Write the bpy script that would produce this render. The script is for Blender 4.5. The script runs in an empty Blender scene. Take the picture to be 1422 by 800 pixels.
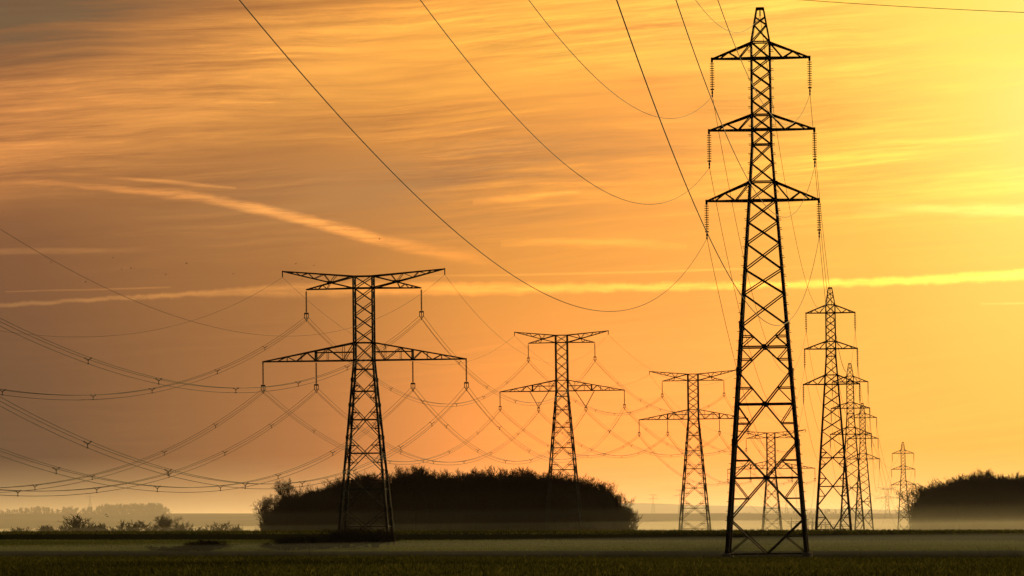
import bpy, math, random
import numpy as np

random.seed(7)
rng = np.random.default_rng(7)
scene = bpy.context.scene
COL = scene.collection
R = math.radians

# ------------------------------------------------------------------ camera
FPX, IW, IH = 7000.0, 1422.0, 800.0          # focal length in photo pixels
CZ = 1.6                                     # eye height above the datum
PITCH = math.atan(340.0 / FPX)
ROLL = R(0.65)
F_ = np.array([0, math.cos(PITCH), math.sin(PITCH)])
U0 = np.array([0, -math.sin(PITCH), math.cos(PITCH)])
R0 = np.array([1.0, 0, 0])
RX = R0 * math.cos(ROLL) - U0 * math.sin(ROLL)
UP = R0 * math.sin(ROLL) + U0 * math.cos(ROLL)
CAM = np.array([0, 0, CZ])

def ray(px, py):
    return F_ + RX * ((px - IW / 2) / FPX) + UP * ((IH / 2 - py) / FPX)

def at(px, py, Y):
    d = ray(px, py)
    return CAM + d * (Y / d[1])

def azel(px, py):
    d = ray(px, py); d = d / np.linalg.norm(d)
    return math.degrees(math.atan2(d[0], d[1])), math.degrees(math.asin(d[2]))

from mathutils import Matrix, Vector
cd = bpy.data.cameras.new('camera')
cam = bpy.data.objects.new('camera', cd); COL.objects.link(cam)
cd.sensor_width = 36.0
cd.lens = 36.0 * FPX / IW
cd.clip_start = 1.0
cd.clip_end = 60000.0
cam.matrix_world = Matrix(((RX[0], UP[0], -F_[0], CAM[0]), (RX[1], UP[1], -F_[1], CAM[1]),
                           (RX[2], UP[2], -F_[2], CAM[2]), (0, 0, 0, 1)))
scene.camera = cam

# ------------------------------------------------------------------ exposure
vs = scene.view_settings
vs.view_transform = 'Standard'
try: vs.look = 'None'
except Exception: pass
vs.exposure = 0.0; vs.gamma = 1.0; vs.use_curve_mapping = False
scene.render.engine = 'CYCLES'
scene.cycles.max_bounces = 6
scene.cycles.volume_bounces = 0
scene.cycles.use_denoising = True

# ------------------------------------------------------------------ sun and sky
SUN_AZ, SUN_EL = azel(1500, 70)
sd = bpy.data.lights.new('sun', 'SUN')
sun = bpy.data.objects.new('sun', sd); COL.objects.link(sun)
sd.energy = 2.7; sd.angle = R(0.5); sd.color = (1.0, 0.66, 0.26)
sv = Vector((math.sin(R(SUN_AZ)) * math.cos(R(SUN_EL)), math.cos(R(SUN_AZ)) * math.cos(R(SUN_EL)), math.sin(R(SUN_EL))))
sun.rotation_euler = sv.to_track_quat('Z', 'Y').to_euler()

world = bpy.data.worlds.new('World'); scene.world = world
world.use_nodes = True
NT = world.node_tree; NT.nodes.clear()

class E:
    """a float socket with operators that make Math nodes"""
    nt = NT
    def __init__(s, v): s.v = v
    @staticmethod
    def m(op, *a, clamp=False):
        n = E.nt.nodes.new('ShaderNodeMath'); n.operation = op; n.use_clamp = clamp
        for i, x in enumerate(a):
            x = x.v if isinstance(x, E) else x
            if isinstance(x, (int, float)): n.inputs[i].default_value = x
            else: E.nt.links.new(x, n.inputs[i])
        return E(n.outputs[0])
    def __add__(s, o): return E.m('ADD', s, o)
    __radd__ = __add__
    def __sub__(s, o): return E.m('SUBTRACT', s, o)
    def __rsub__(s, o): return E.m('SUBTRACT', o, s)
    def __mul__(s, o): return E.m('MULTIPLY', s, o)
    __rmul__ = __mul__
    def __truediv__(s, o): return E.m('DIVIDE', s, o)
    def abs(s): return E.m('ABSOLUTE', s)
    def sq(s): return E.m('MULTIPLY', s, s)
    def clamp(s): return E.m('ADD', s, 0.0, clamp=True)

def smooth(x, a, b):
    n = E.nt.nodes.new('ShaderNodeMapRange'); n.interpolation_type = 'SMOOTHSTEP'
    E.nt.links.new(x.v, n.inputs[0])
    n.inputs[1].default_value = a; n.inputs[2].default_value = b
    n.inputs[3].default_value = 0; n.inputs[4].default_value = 1
    return E(n.outputs[0])

def vec(x, y, z=0.0):
    n = E.nt.nodes.new('ShaderNodeCombineXYZ')
    for i, q in enumerate((x, y, z)):
        if isinstance(q, E): E.nt.links.new(q.v, n.inputs[i])
        else: n.inputs[i].default_value = q
    return n.outputs[0]

def noise(v, scale=1.0, detail=4, rough=0.5, dist=0.0):
    n = E.nt.nodes.new('ShaderNodeTexNoise')
    E.nt.links.new(v, n.inputs['Vector'])
    n.inputs['Scale'].default_value = scale; n.inputs['Detail'].default_value = detail
    n.inputs['Roughness'].default_value = rough; n.inputs['Distortion'].default_value = dist
    return E(n.outputs['Fac'])

def ramp(x, stops, lo, hi):
    n = E.nt.nodes.new('ShaderNodeValToRGB')
    E.nt.links.new(((x - lo) / (hi - lo)).clamp().v, n.inputs[0])
    cr = n.color_ramp; cr.interpolation = 'EASE' if False else 'LINEAR'
    while len(cr.elements) < len(stops): cr.elements.new(0.5)
    for e, (p, c) in zip(cr.elements, stops):
        e.position = (p - lo) / (hi - lo); e.color = (*c, 1)
    return n.outputs[0]

def curve(x, pts, x0, x1, y0, y1):
    n = E.nt.nodes.new('ShaderNodeFloatCurve')
    E.nt.links.new(((x - x0) / (x1 - x0)).clamp().v, n.inputs['Value'])
    c = n.mapping.curves[0]
    pts = sorted(pts)
    for i, (a, b) in enumerate(pts):
        p = ((a - x0) / (x1 - x0), (b - y0) / (y1 - y0))
        if i < 2: c.points[i].location = p
        else: c.points.new(*p)
    n.mapping.update()
    return E(n.outputs[0]) * (y1 - y0) + y0

def mixc(f, a, b, mode='MIX'):
    n = E.nt.nodes.new('ShaderNodeMix'); n.data_type = 'RGBA'; n.blend_type = mode
    def put(sock, q):
        q = q.v if isinstance(q, E) else q
        if isinstance(q, (int, float)): sock.default_value = q
        elif isinstance(q, tuple): sock.default_value = (*q, 1)
        else: E.nt.links.new(q, sock)
    put(n.inputs[0], f); put(n.inputs[6], a); put(n.inputs[7], b)
    return n.outputs[2]

tc = NT.nodes.new('ShaderNodeTexCoord')
nrm = NT.nodes.new('ShaderNodeVectorMath'); nrm.operation = 'NORMALIZE'
NT.links.new(tc.outputs['Generated'], nrm.inputs[0])
sp = NT.nodes.new('ShaderNodeSeparateXYZ'); NT.links.new(nrm.outputs[0], sp.inputs[0])
DX, DY, DZ = (E(sp.outputs[i]) for i in range(3))
AZ = E.m('ARCTAN2', DX, DY) * (180 / math.pi)
EL = E.m('ARCSINE', DZ) * (180 / math.pi)
du = AZ - SUN_AZ; dv = (EL - SUN_EL) * 0.62
rr = E.m('SQRT', du.sq() + dv.sq())
# brightness of the sunset sky away from the sun, in degrees
base = ramp(rr, [(0, (1.0, .94, .30)), (1.2, (1.0, .78, .16)), (2.6, (1.0, .56, .10)), (4.6, (.95, .41, .08)),
                 (6.8, (.72, .31, .062)), (9.0, (.33, .16, .05)), (12.2, (.145, .084, .042)), (18, (.09, .06, .035)),
                 (40, (.025, .024, .022)), (180, (.012, .014, .018))], 0, 180)
# thin high cirrus drawn out along the horizon
Ax = AZ + 0.15 * noise(vec(AZ * 0.5, EL * 0.5), 1.0, 2)
Es = EL - 0.03 * AZ - 0.0025 * (AZ + 6.0).sq() + 0.35 * (noise(vec(AZ * 0.28, EL * 0.55, 3.1), 1.0, 2) - 0.5)
s1 = noise(vec(Ax * 0.16, Es * 2.1, 0.3), 1.0, 8, 0.68, 0.35)
s2 = noise(vec(Ax * 0.40, Es * 7.5, 5.3), 1.0, 7, 0.66, 0.2)
big = noise(vec(AZ * 0.13, Es * 0.75, 9.1), 1.0, 3, 0.5)
streak = (0.6 * s1 + 0.4 * s2 - 0.5) * 4.6 + (big - 0.5) * 1.6
top = smooth(EL, 2.6, 4.6)
amt = streak * (0.12 + 0.88 * top)
far = smooth(rr, 1.5, 5.0)
c1 = mixc(smooth(amt, 0.0, 0.9) * 0.7, base, mixc(1.0, base, (1.5, 1.5, 1.25), 'MULTIPLY'))
c2 = mixc(smooth(amt, 0.0, -0.9) * (0.12 + 0.42 * far), c1, mixc(1.0, c1, (.55, .62, .85), 'MULTIPLY'))
# the low sky glows a peach colour
glow = smooth(EL, 3.2, 0.6) * E.m('EXPONENT', -1.0 * ((AZ - 0.5) / 3.8).sq())
c2 = mixc(glow, c2, mixc(1.0, c2, (1.75, 1.30, 1.34), 'MULTIPLY'))
# bright cirrus sheet that fans across the upper left and rises to the right
line = curve(AZ, [azel(-60, 205), azel(200, 150), azel(450, 95), azel(750, 45), azel(1000, 30), azel(1300, 40)], -8, 8, 0, 7)
ds = EL - line
sheet = E.m('EXPONENT', -1.0 * (ds / (0.62 + 0.25 * smooth(ds, -0.1, 0.1))).sq()) * smooth(streak, -1.1, 0.8)
scol = ramp(AZ, [(-6.5, (.78, .31, .085)), (-3.6, (.90, .40, .09)), (-1.2, (1.0, .49, .085)), (1.0, (1.0, .64, .10)), (3.0, (1.0, .76, .14))], -8, 8)
c3 = mixc(sheet * 0.9, c2, scol)
# smoky grey bank at the top left
a_g, e_g = azel(0, 18)
bank = E.m('EXPONENT', -1.0 * (((AZ - a_g) / 1.8).sq() + ((EL - e_g - 0.05 * (AZ - a_g)) / 0.50).sq())) * smooth(streak, 1.0, -0.9)
c4 = mixc((bank * 2.0).clamp(), c3, (.068, .088, .055))
# drab grey-brown stretch under the sheet
a_d, e_d = azel(640, 245)
drab = E.m('EXPONENT', -1.0 * (((AZ - a_d) / 3.1).sq() + ((EL - e_d - 0.09 * (AZ - a_d)) / 0.62).sq())) * smooth(streak, 1.0, -0.8)
c4 = mixc((drab * 1.05).clamp(), c4, (.37, .21, .078))
s3 = noise(vec(Ax * 0.34 + 7.0, (Es + 0.25 * (s1 - 0.5)) * 10.0, 2.2), 1.0, 8, 0.72, 0.3)      # fine ribs of the cirrus
rib = (s3 - 0.5) * (0.25 + 0.95 * top) * smooth(rr, 0.5, 4.0) * smooth(noise(vec(AZ * 0.4, EL * 1.3, 15.0), 1.0, 3), 0.36, 0.6)
c4 = mixc((rib * 3.0).clamp(), c4, mixc(1.0, c4, (1.65, 1.55, 1.3), 'MULTIPLY'))
c4 = mixc((rib * -3.0).clamp(), c4, mixc(1.0, c4, (.52, .57, .74), 'MULTIPLY'))

def trail(pts, wid, inten, rough=0.06, col=(1.5, 1.5, 1.1), seed=0.0, inside=0.0, fa=1.6, fe=8.0):
    P = [azel(x, y) for x, y in pts]
    line = curve(AZ, P, -8, 8, 0, 7)
    W = curve(AZ, [(azel(x, 400)[0], w / 122.2) for x, w in wid], -8, 8, 0, 1)
    I = curve(AZ, [(azel(x, 400)[0], q) for x, q in inten], -8, 8, 0, 1)
    n1 = (noise(vec(AZ * fa, EL * fe, seed), 1.0, 6, 0.62) - 0.5)
    n2 = noise(vec(AZ * 1.7 + EL * 2.0, EL * 15.0, seed + 4), 1.0, 6, 0.68)
    d = (EL - line + n1 * rough * 2).abs() / W
    return smooth(d, 1.0, 0.1) * I * (1 - inside + inside * smooth(n2, 0.3, 0.62)), col

def lay(c, t):
    f, col = t
    return mixc(f, c, mixc(1.0, c, col, 'MULTIPLY'))

# long ragged contrail across the middle, a thin one above it, the slanting one on the left, short wisps
c5 = lay(c4, trail([(-60, 429), (150, 415), (300, 407), (420, 402), (711, 401), (950, 398), (1200, 392), (1480, 378)],
                   [(0, 5), (300, 7), (420, 14), (700, 11), (1000, 8), (1422, 11)],
                   [(0, .75), (300, .8), (420, .7), (650, .75), (1000, .85), (1422, .9)], 0.05, (2.3, 2.05, 1.55), 1.0, .5, 3.6, 2.5))
c5 = lay(c5, trail([(100, 403), (500, 386), (800, 380), (1050, 373), (1400, 362)], [(400, 2.2), (1100, 2.6)],
                   [(150, 0), (500, .12), (700, .5), (980, .6), (1060, .2), (1200, 0)], 0.01, (1.4, 1.45, 1.3), 2.0, .3))
c5 = lay(c5, trail([(-40, 246), (60, 254), (180, 265), (290, 276), (350, 289), (430, 307), (510, 328), (600, 349), (700, 362)],
                   [(0, 5), (200, 8), (300, 10), (450, 12), (520, 12), (620, 14)],
                   [(20, 0), (80, .35), (200, .65), (350, .95), (500, 1), (535, .5), (640, .22), (690, 0)], 0.06, (2.7, 2.2, 1.6), 7.0, .65))
c5 = lay(c5, trail([(60, 240), (160, 247), (250, 254), (330, 261), (420, 262)], [(100, 3), (250, 4), (330, 2)],
                   [(80, 0), (150, .3), (240, .7), (310, .6), (335, 0)], 0.03, (2.2, 1.9, 1.5), 3.0, .3))
c5 = lay(c5, trail([(-60, 350), (100, 348), (220, 347)], [(0, 6), (220, 5)], [(0, .6), (90, .6), (150, .3), (230, 0)],
                   0.02, (2.0, 1.75, 1.4), 4.0, .4))
c5 = lay(c5, trail([(-60, 406), (120, 402), (230, 399), (300, 396)], [(0, 1.8), (240, 2)], [(0, .4), (150, .6), (220, .5), (240, 0)],
                   0.012, (2.0, 1.75, 1.4), 5.0, .3))
c5 = lay(c5, trail([(630, 282), (720, 276), (820, 266), (900, 262)], [(680, 6), (800, 6)], [(650, 0), (690, .6), (770, .7), (810, .1), (830, 0)],
                   0.05, (1.8, 1.6, 1.35), 6.0, .5))
c5 = lay(c5, trail([(680, 340), (800, 336), (950, 342), (1000, 345)], [(700, 8), (900, 8)], [(690, 0), (760, .55), (870, .5), (960, 0)],
                   0.06, (1.6, 1.55, 1.3), 8.0, .6))
c5 = lay(c5, trail([(1150, 300), (1250, 291), (1350, 293), (1500, 286)], [(1200, 10), (1422, 13)], [(1180, 0), (1250, .5), (1360, .8), (1422, .8)],
                   0.07, (1.15, 1.45, 1.6), 9.0, .5))
c5 = lay(c5, trail([(1350, 424), (1422, 420), (1500, 417)], [(1350, 3), (1422, 3)], [(1355, 0), (1400, .6), (1440, .6)], 0.04, (1.1, 1.35, 1.5), 10.0, .6))

sky = NT.nodes.new('ShaderNodeTexSky'); sky.sky_type = 'NISHITA'; sky.sun_disc = False
sky.sun_elevation = R(SUN_EL); sky.sun_rotation = R(SUN_AZ)
sky.dust_density = 6.0; sky.air_density = 2.0; sky.ozone_density = 1.0
b1 = NT.nodes.new('ShaderNodeBackground'); b1.inputs[1].default_value = 0.05
tint = mixc(1.0, sky.outputs[0], (.16, .085, .02), 'MULTIPLY')
NT.links.new(tint, b1.inputs[0])
b2 = NT.nodes.new('ShaderNodeBackground'); b2.inputs[1].default_value = 1.0
NT.links.new(c5, b2.inputs[0])
ad = NT.nodes.new('ShaderNodeAddShader')
NT.links.new(b1.outputs[0], ad.inputs[0]); NT.links.new(b2.outputs[0], ad.inputs[1])
wo = NT.nodes.new('ShaderNodeOutputWorld'); NT.links.new(ad.outputs[0], wo.inputs[0])

# ------------------------------------------------------------------ materials
def material(name, c1, c2, scale=3.0, rough=0.8, metal=0.0, stretch=(1, 1, 1), detail=6, trans=0.0, bump=0.0, tint=None, spec=0.5):
    m = bpy.data.materials.new(name); m.use_nodes = True
    nt = m.node_tree; E.nt = nt
    b = nt.nodes['Principled BSDF']
    t = nt.nodes.new('ShaderNodeTexCoord')
    mp = nt.nodes.new('ShaderNodeMapping'); mp.inputs['Scale'].default_value = stretch
    nt.links.new(t.outputs['Object'], mp.inputs[0])
    n = noise(mp.outputs[0], scale, detail, 0.6)
    f = smooth(n, 0.3, 0.7)
    if tint:
        at_ = nt.nodes.new('ShaderNodeAttribute'); at_.attribute_name = tint
        f = (f * 0.35 + E(at_.outputs['Fac']) * 0.65)
    nt.links.new(mixc(f, c1, c2), b.inputs['Base Color'])
    b.inputs['Roughness'].default_value = rough; b.inputs['Metallic'].default_value = metal
    b.inputs['Specular IOR Level'].default_value = spec
    if bump:
        bp = nt.nodes.new('ShaderNodeBump'); bp.inputs['Strength'].default_value = bump
        nt.links.new(n.v, bp.inputs['Height']); nt.links.new(bp.outputs[0], b.inputs['Normal'])
    if trans:
        tr = nt.nodes.new('ShaderNodeBsdfTranslucent')
        nt.links.new(mixc(f, c1, c2), tr.inputs[0])
        mx = nt.nodes.new('ShaderNodeMixShader'); mx.inputs[0].default_value = trans
        out = nt.nodes['Material Output']
        nt.links.new(b.outputs[0], mx.inputs[1]); nt.links.new(tr.outputs[0], mx.inputs[2])
        nt.links.new(mx.outputs[0], out.inputs[0])
    return m

M = {}
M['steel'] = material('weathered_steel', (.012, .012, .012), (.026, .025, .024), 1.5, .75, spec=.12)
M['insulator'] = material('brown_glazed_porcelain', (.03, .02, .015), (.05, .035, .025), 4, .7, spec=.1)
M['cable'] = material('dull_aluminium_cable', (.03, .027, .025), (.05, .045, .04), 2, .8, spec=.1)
M['concrete'] = material('footing_concrete', (.2, .19, .17), (.3, .28, .25), 3, .9)
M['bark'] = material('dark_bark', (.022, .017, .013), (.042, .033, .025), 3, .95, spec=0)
M['birch'] = material('pale_birch_bark', (.5, .47, .4), (.7, .66, .58), 5, .8)
M['grass'] = material('winter_grass_blades', (.014, .022, .005), (.15, .15, .035), .05, .75, trans=.5, tint='tint', spec=0)
M['crop'] = material('young_crop_blades', (.05, .07, .018), (.19, .21, .065), .05, .75, trans=.5, tint='tint', spec=0)
M['stalk'] = material('dry_stalk', (.06, .05, .03), (.1, .08, .05), 5, .9)
M['feather'] = material('dark_feathers', (.015, .015, .015), (.03, .03, .03), 9, .8)
M['sky_hill'] = material('far_field', (.05, .055, .03), (.09, .085, .05), .004, .95, spec=0)

# ------------------------------------------------------------------ mesh helper
class MB:
    def __init__(s): s.V = []; s.F = []; s.n = 0
    def add(s, v, f):
        s.V.append(np.asarray(v, float)); s.F.extend(tuple(i + s.n for i in q) for q in f); s.n += len(v)
    def bar(s, p, q, t, t2=None):
        p = np.asarray(p, float); q = np.asarray(q, float); t2 = t if t2 is None else t2
        d = q - p; L = np.linalg.norm(d)
        if L < 1e-6: return
        d = d / L
        ref = np.array([0, 0, 1.0]) if abs(d[2]) < .9 else np.array([0, 1.0, 0])
        a = np.cross(d, ref); a /= np.linalg.norm(a); b = np.cross(d, a)
        vs_ = []
        for c, w in ((p, t), (q, t2)):
            for sa, sb in ((-1, -1), (1, -1), (1, 1), (-1, 1)):
                vs_.append(c + a * sa * w / 2 + b * sb * w / 2)
        s.add(vs_, [(0, 1, 5, 4), (1, 2, 6, 5), (2, 3, 7, 6), (3, 0, 4, 7), (3, 2, 1, 0), (4, 5, 6, 7)])
    def poly(s, pts, t):
        for a, b in zip(pts[:-1], pts[1:]): s.bar(a, b, t)
    def box(s, c, sx, sy, sz):
        c = np.asarray(c, float)
        v = [c + np.array([x * sx / 2, y * sy / 2, z * sz / 2]) for z in (-1, 1) for x, y in ((-1, -1), (1, -1), (1, 1), (-1, 1))]
        s.add(v, [(3, 2, 1, 0), (4, 5, 6, 7), (0, 1, 5, 4), (1, 2, 6, 5), (2, 3, 7, 6), (3, 0, 4, 7)])
    def tube(s, pts, r, k=5):
        pts = np.asarray(pts, float); n = len(pts)
        T = np.gradient(pts, axis=0); T /= np.linalg.norm(T, axis=1)[:, None]
        ref = np.array([0, 0, 1.0]) if abs(T[0][2]) < .9 else np.array([1.0, 0, 0])
        A = np.cross(T, ref); A /= np.linalg.norm(A, axis=1)[:, None]; B = np.cross(T, A)
        r = np.broadcast_to(np.asarray(r, float), (n,))
        v = []
        for j in range(k):
            th = 2 * math.pi * j / k
            v.append(pts + (A * math.cos(th) + B * math.sin(th)) * r[:, None])
        v = np.stack(v, 1).reshape(-1, 3)
        f = [(i * k + j, i * k + (j + 1) % k, (i + 1) * k + (j + 1) % k, (i + 1) * k + j) for i in range(n - 1) for j in range(k)]
        f += [tuple(range(k - 1, -1, -1)), tuple((n - 1) * k + j for j in range(k))]
        s.add(v, f)
    def build(s, name, mat, parent=None):
        me = bpy.data.meshes.new(name)
        me.from_pydata(np.concatenate(s.V).tolist(), [], s.F); me.update()
        me.materials.append(mat)
        o = bpy.data.objects.new(name, me); COL.objects.link(o)
        if parent is not None: o.parent = parent
        return o

def tag(o, label=None, cat=None, group=None, kind=None):
    if label: o['label'] = label
    if cat: o['category'] = cat
    if group: o['group'] = group
    if kind: o['kind'] = kind
    return o

def empty(name, loc, rz=0.0):
    o = bpy.data.objects.new(name, None); COL.objects.link(o)
    o.location = loc; o.rotation_euler = (0, 0, rz); o.empty_display_size = .5
    return o

def raw_mesh(name, V, faces_n, F, mat):
    """many faces of equal size, straight from arrays"""
    me = bpy.data.meshes.new(name)
    V = np.ascontiguousarray(V, np.float32); F = np.ascontiguousarray(F, np.int32)
    me.vertices.add(len(V)); me.vertices.foreach_set('co', V.ravel())
    me.loops.add(F.size); me.loops.foreach_set('vertex_index', F.ravel())
    me.polygons.add(len(F)); me.polygons.foreach_set('loop_start', np.arange(0, F.size, faces_n, dtype=np.int32))
    me.update(calc_edges=True); me.validate()
    me.materials.append(mat)
    o = bpy.data.objects.new(name, me); COL.objects.link(o)
    return o

# ------------------------------------------------------------------ the ground
PY = np.array([-400, 0, 60, 118, 180, 250, 300, 400, 450, 500, 560, 600, 690, 760, 800, 880, 905, 950, 1050, 1300, 1800, 2500, 3400, 4700, 5400, 7000, 16000], float)
PZ = np.array([-1.9, -1.7, -1.28, -1.02, -1.06, -1.26, -1.75, -2.1, -2.19, -2.25, -2.24, -2.12, -1.77, -1.19, -.91, .377, .36, -.3, -2.4, -4.5, -7, -6, -2, 18.0, 15, 8, 8], float)

def smooth_profile():
    y = np.linspace(-400, 16000, 16401)
    z = np.interp(y, PY, PZ)
    k = np.hanning(31); k /= k.sum()
    zs = np.convolve(np.pad(z, 15, 'edge'), k, 'valid')
    return y, zs
_py, _pz = smooth_profile()

def ground_z(X, Y):
    X = np.asarray(X, float); Y = np.asarray(Y, float)
    z = np.interp(Y, _py, _pz)
    s = np.clip(X, -.16 * np.abs(Y) - 60, .16 * np.abs(Y) + 60)
    z = z - math.tan(ROLL) * s
    left = np.clip(-X / np.maximum(Y, 50.) - .035, 0, .08)
    z = z - np.where((Y > 820) & (Y < 1000), left * 5.5, 0) * np.clip((Y - 820) / 60, 0, 1)
    w = np.clip((Y - 500) / 200, 0, 1)
    z = z + .05 * np.sin(X * .11 + Y * .013) * np.sin(Y * .031 + 1.3) * (1 - w) + .12 * np.sin(X * .021 + 1 + Y * .004) * np.sin(Y * .017 + X * .009) * w
    return z + CZ

def ground_sheet():
    ys = np.unique(np.concatenate([np.arange(-350, 90, 40), np.arange(90, 300, 2.0), np.arange(300, 1000, 8), np.arange(1000, 2600, 60), np.arange(2600, 5600, 150), np.arange(5600, 12001, 800)]))
    ss = np.unique(np.concatenate([np.linspace(-.14, .14, 141), np.linspace(-.5, .5, 41), np.linspace(-1.2, 1.2, 13)]))
    Yg, Sg = np.meshgrid(ys, ss, indexing='ij')
    Xg = Sg * (np.abs(Yg) * .93 + 260)
    Zg = ground_z(Xg, Yg)
    V = np.stack([Xg, Yg, Zg], -1).reshape(-1, 3)
    nx, ny = len(ss), len(ys)
    i, j = np.meshgrid(np.arange(ny - 1), np.arange(nx - 1), indexing='ij')
    a = (i * nx + j).ravel()
    F = np.stack([a, a + 1, a + nx + 1, a + nx], 1)
    m = bpy.data.materials.new('field_soil_and_crops'); m.use_nodes = True
    nt = m.node_tree; E.nt = nt
    b = nt.nodes['Principled BSDF']; b.inputs['Roughness'].default_value = .95; b.inputs['Specular IOR Level'].default_value = 0
    t = nt.nodes.new('ShaderNodeTexCoord')
    sp_ = nt.nodes.new('ShaderNodeSeparateXYZ'); nt.links.new(t.outputs['Object'], sp_.inputs[0])
    X, Y = E(sp_.outputs[0]), E(sp_.outputs[1])
    fine = noise(t.outputs['Object'], 1.4, 8, .7)
    wide = noise(vec(X * .02, Y * .02), 1.0, 5, .6)
    rows = noise(vec(X * .05, Y * .5), 1.0, 5, .6)
    Yw = Y + (wide - .5) * 30
    soil = mixc(smooth(fine, .3, .7), (.022, .024, .010), (.055, .052, .02))
    mist_grey = mixc(smooth(rows, .3, .7), (.05, .055, .05), (.08, .085, .075))  # grey-blue look of the mist in the dip, painted into the field colour
    pale = mixc(smooth(rows, .25, .75), (.10, .125, .045), (.18, .19, .075))
    dark = mixc(smooth(rows, .3, .7), (.022, .027, .012), (.04, .042, .018))
    c = mixc(smooth(Y, 300, 420), soil, mist_grey)
    c = mixc(smooth(Yw, 575, 612), c, pale)
    c = mixc(smooth(Y + X * .12 + (wide - .5) * 24, 765, 775), c, dark)
    c = mixc(smooth(Y, 1000, 1100), c, mixc(smooth(wide, .3, .7), (.06, .06, .03), (.1, .095, .05)))
    nt.links.new(c, b.inputs['Base Color'])
    bp = nt.nodes.new('ShaderNodeBump'); bp.inputs['Strength'].default_value = .6; bp.inputs['Distance'].default_value = .2
    nt.links.new(fine.v, bp.inputs['Height']); nt.links.new(bp.outputs[0], b.inputs['Normal'])
    o = raw_mesh('ground', V, 4, F, m)
    tag(o, 'rolling fields running from the near grass to the hazy ridge', kind='structure')
    return o
ground_sheet()

def hill_ridge(name, Y, pts, depth, label):
    """a far ridge: a real swell of land with its crest at distance Y"""
    xs = np.linspace(-.35, .35, 181) * Y
    px = xs / Y * FPX + IW / 2
    ly = np.interp(px, [p[0] for p in pts], [p[1] for p in pts])
    rows = []
    for f in np.linspace(-1, 1, 15):
        y = Y + f * depth
        prof = math.cos(f * math.pi / 2) ** 2
        z0 = ground_z(xs, np.full_like(xs, y)) - 6
        crest = np.array([at(a, b, Y)[2] for a, b in zip(px, ly)])
        crest += 1.0 * np.sin(xs * .011 + 1) + .6 * np.sin(xs * .037)
        rows.append(np.stack([xs, np.full_like(xs, y), z0 + (crest - z0) * prof], -1))
    V = np.concatenate(rows); n = len(xs)
    F = [(r * n + c, r * n + c + 1, (r + 1) * n + c + 1, (r + 1) * n + c) for r in range(14) for c in range(n - 1)]
    o = raw_mesh(name, V, 4, np.array(F), M['sky_hill'])
    tag(o, label, kind='structure')
hill_ridge('near_hill', 4700, [(-2000, 716), (0, 716), (240, 713.5), (360, 714.5), (700, 714), (1000, 713.5), (1200, 714), (1600, 719), (3500, 730)], 900, 'low hazy ridge of fields beyond the crest')
hill_ridge('far_hill', 7800, [(-2000, 722), (0, 722), (400, 716), (800, 702), (880, 699), (1000, 701), (1300, 712), (1700, 720), (3500, 730)], 1200, 'faint farthest ridge beyond the low hazy ridge')

# ------------------------------------------------------------------ haze and ground mist (closed boxes of even density)
def volume_box(name, x0, x1, y0, y1, z0, z1, dens, aniso, color, label):
    b = MB(); b.box(((x0 + x1) / 2, (y0 + y1) / 2, (z0 + z1) / 2), x1 - x0, y1 - y0, z1 - z0)
    m = bpy.data.materials.new(name + '_air'); m.use_nodes = True
    nt = m.node_tree; nt.nodes.clear()
    pv = nt.nodes.new('ShaderNodeVolumePrincipled')
    pv.inputs['Density'].default_value = dens; pv.inputs['Anisotropy'].default_value = aniso
    pv.inputs['Color'].default_value = (*color, 1)
    out = nt.nodes.new('ShaderNodeOutputMaterial'); nt.links.new(pv.outputs[0], out.inputs['Volume'])
    o = b.build(name, m)
    tag(o, label, kind='stuff')
    return o
volume_box('haze', -15000, 15000, -700, 12600, -210, 66, 0.000005, .5, (.9, .85, .8), 'pale golden haze lying over all the fields')
volume_box('valley_mist', -420, 420, 470, 885, -9, CZ - .9, 0.00040, .3, (.80, .92, .86), 'thin grey mist lying in the dip before the crest')
for k, (zt, dn) in enumerate(((2.0, .00018), (4.5, .00007), (8.0, .00002))):
    volume_box('ground_mist', -900 - 3 * k, 900 + 3 * k, 912 + k, 2390 - k, -40 - k, CZ + zt, dn, .45, (.88, .9, .74), 'low morning mist lying behind the crest and round the woods')
volume_box('ground_mist', -1500, 1500, 2262, 2396, -60, CZ + 4.5, .0017, .58, (1.0, .93, .82), 'bright low mist over the fields far beyond the woods')
volume_box('mist_bank', -2600, 2600, 2400, 8800, -160, 40, .00014, .55, (.95, .9, .84), 'bank of morning mist veiling the far fields and ridges')

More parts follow.
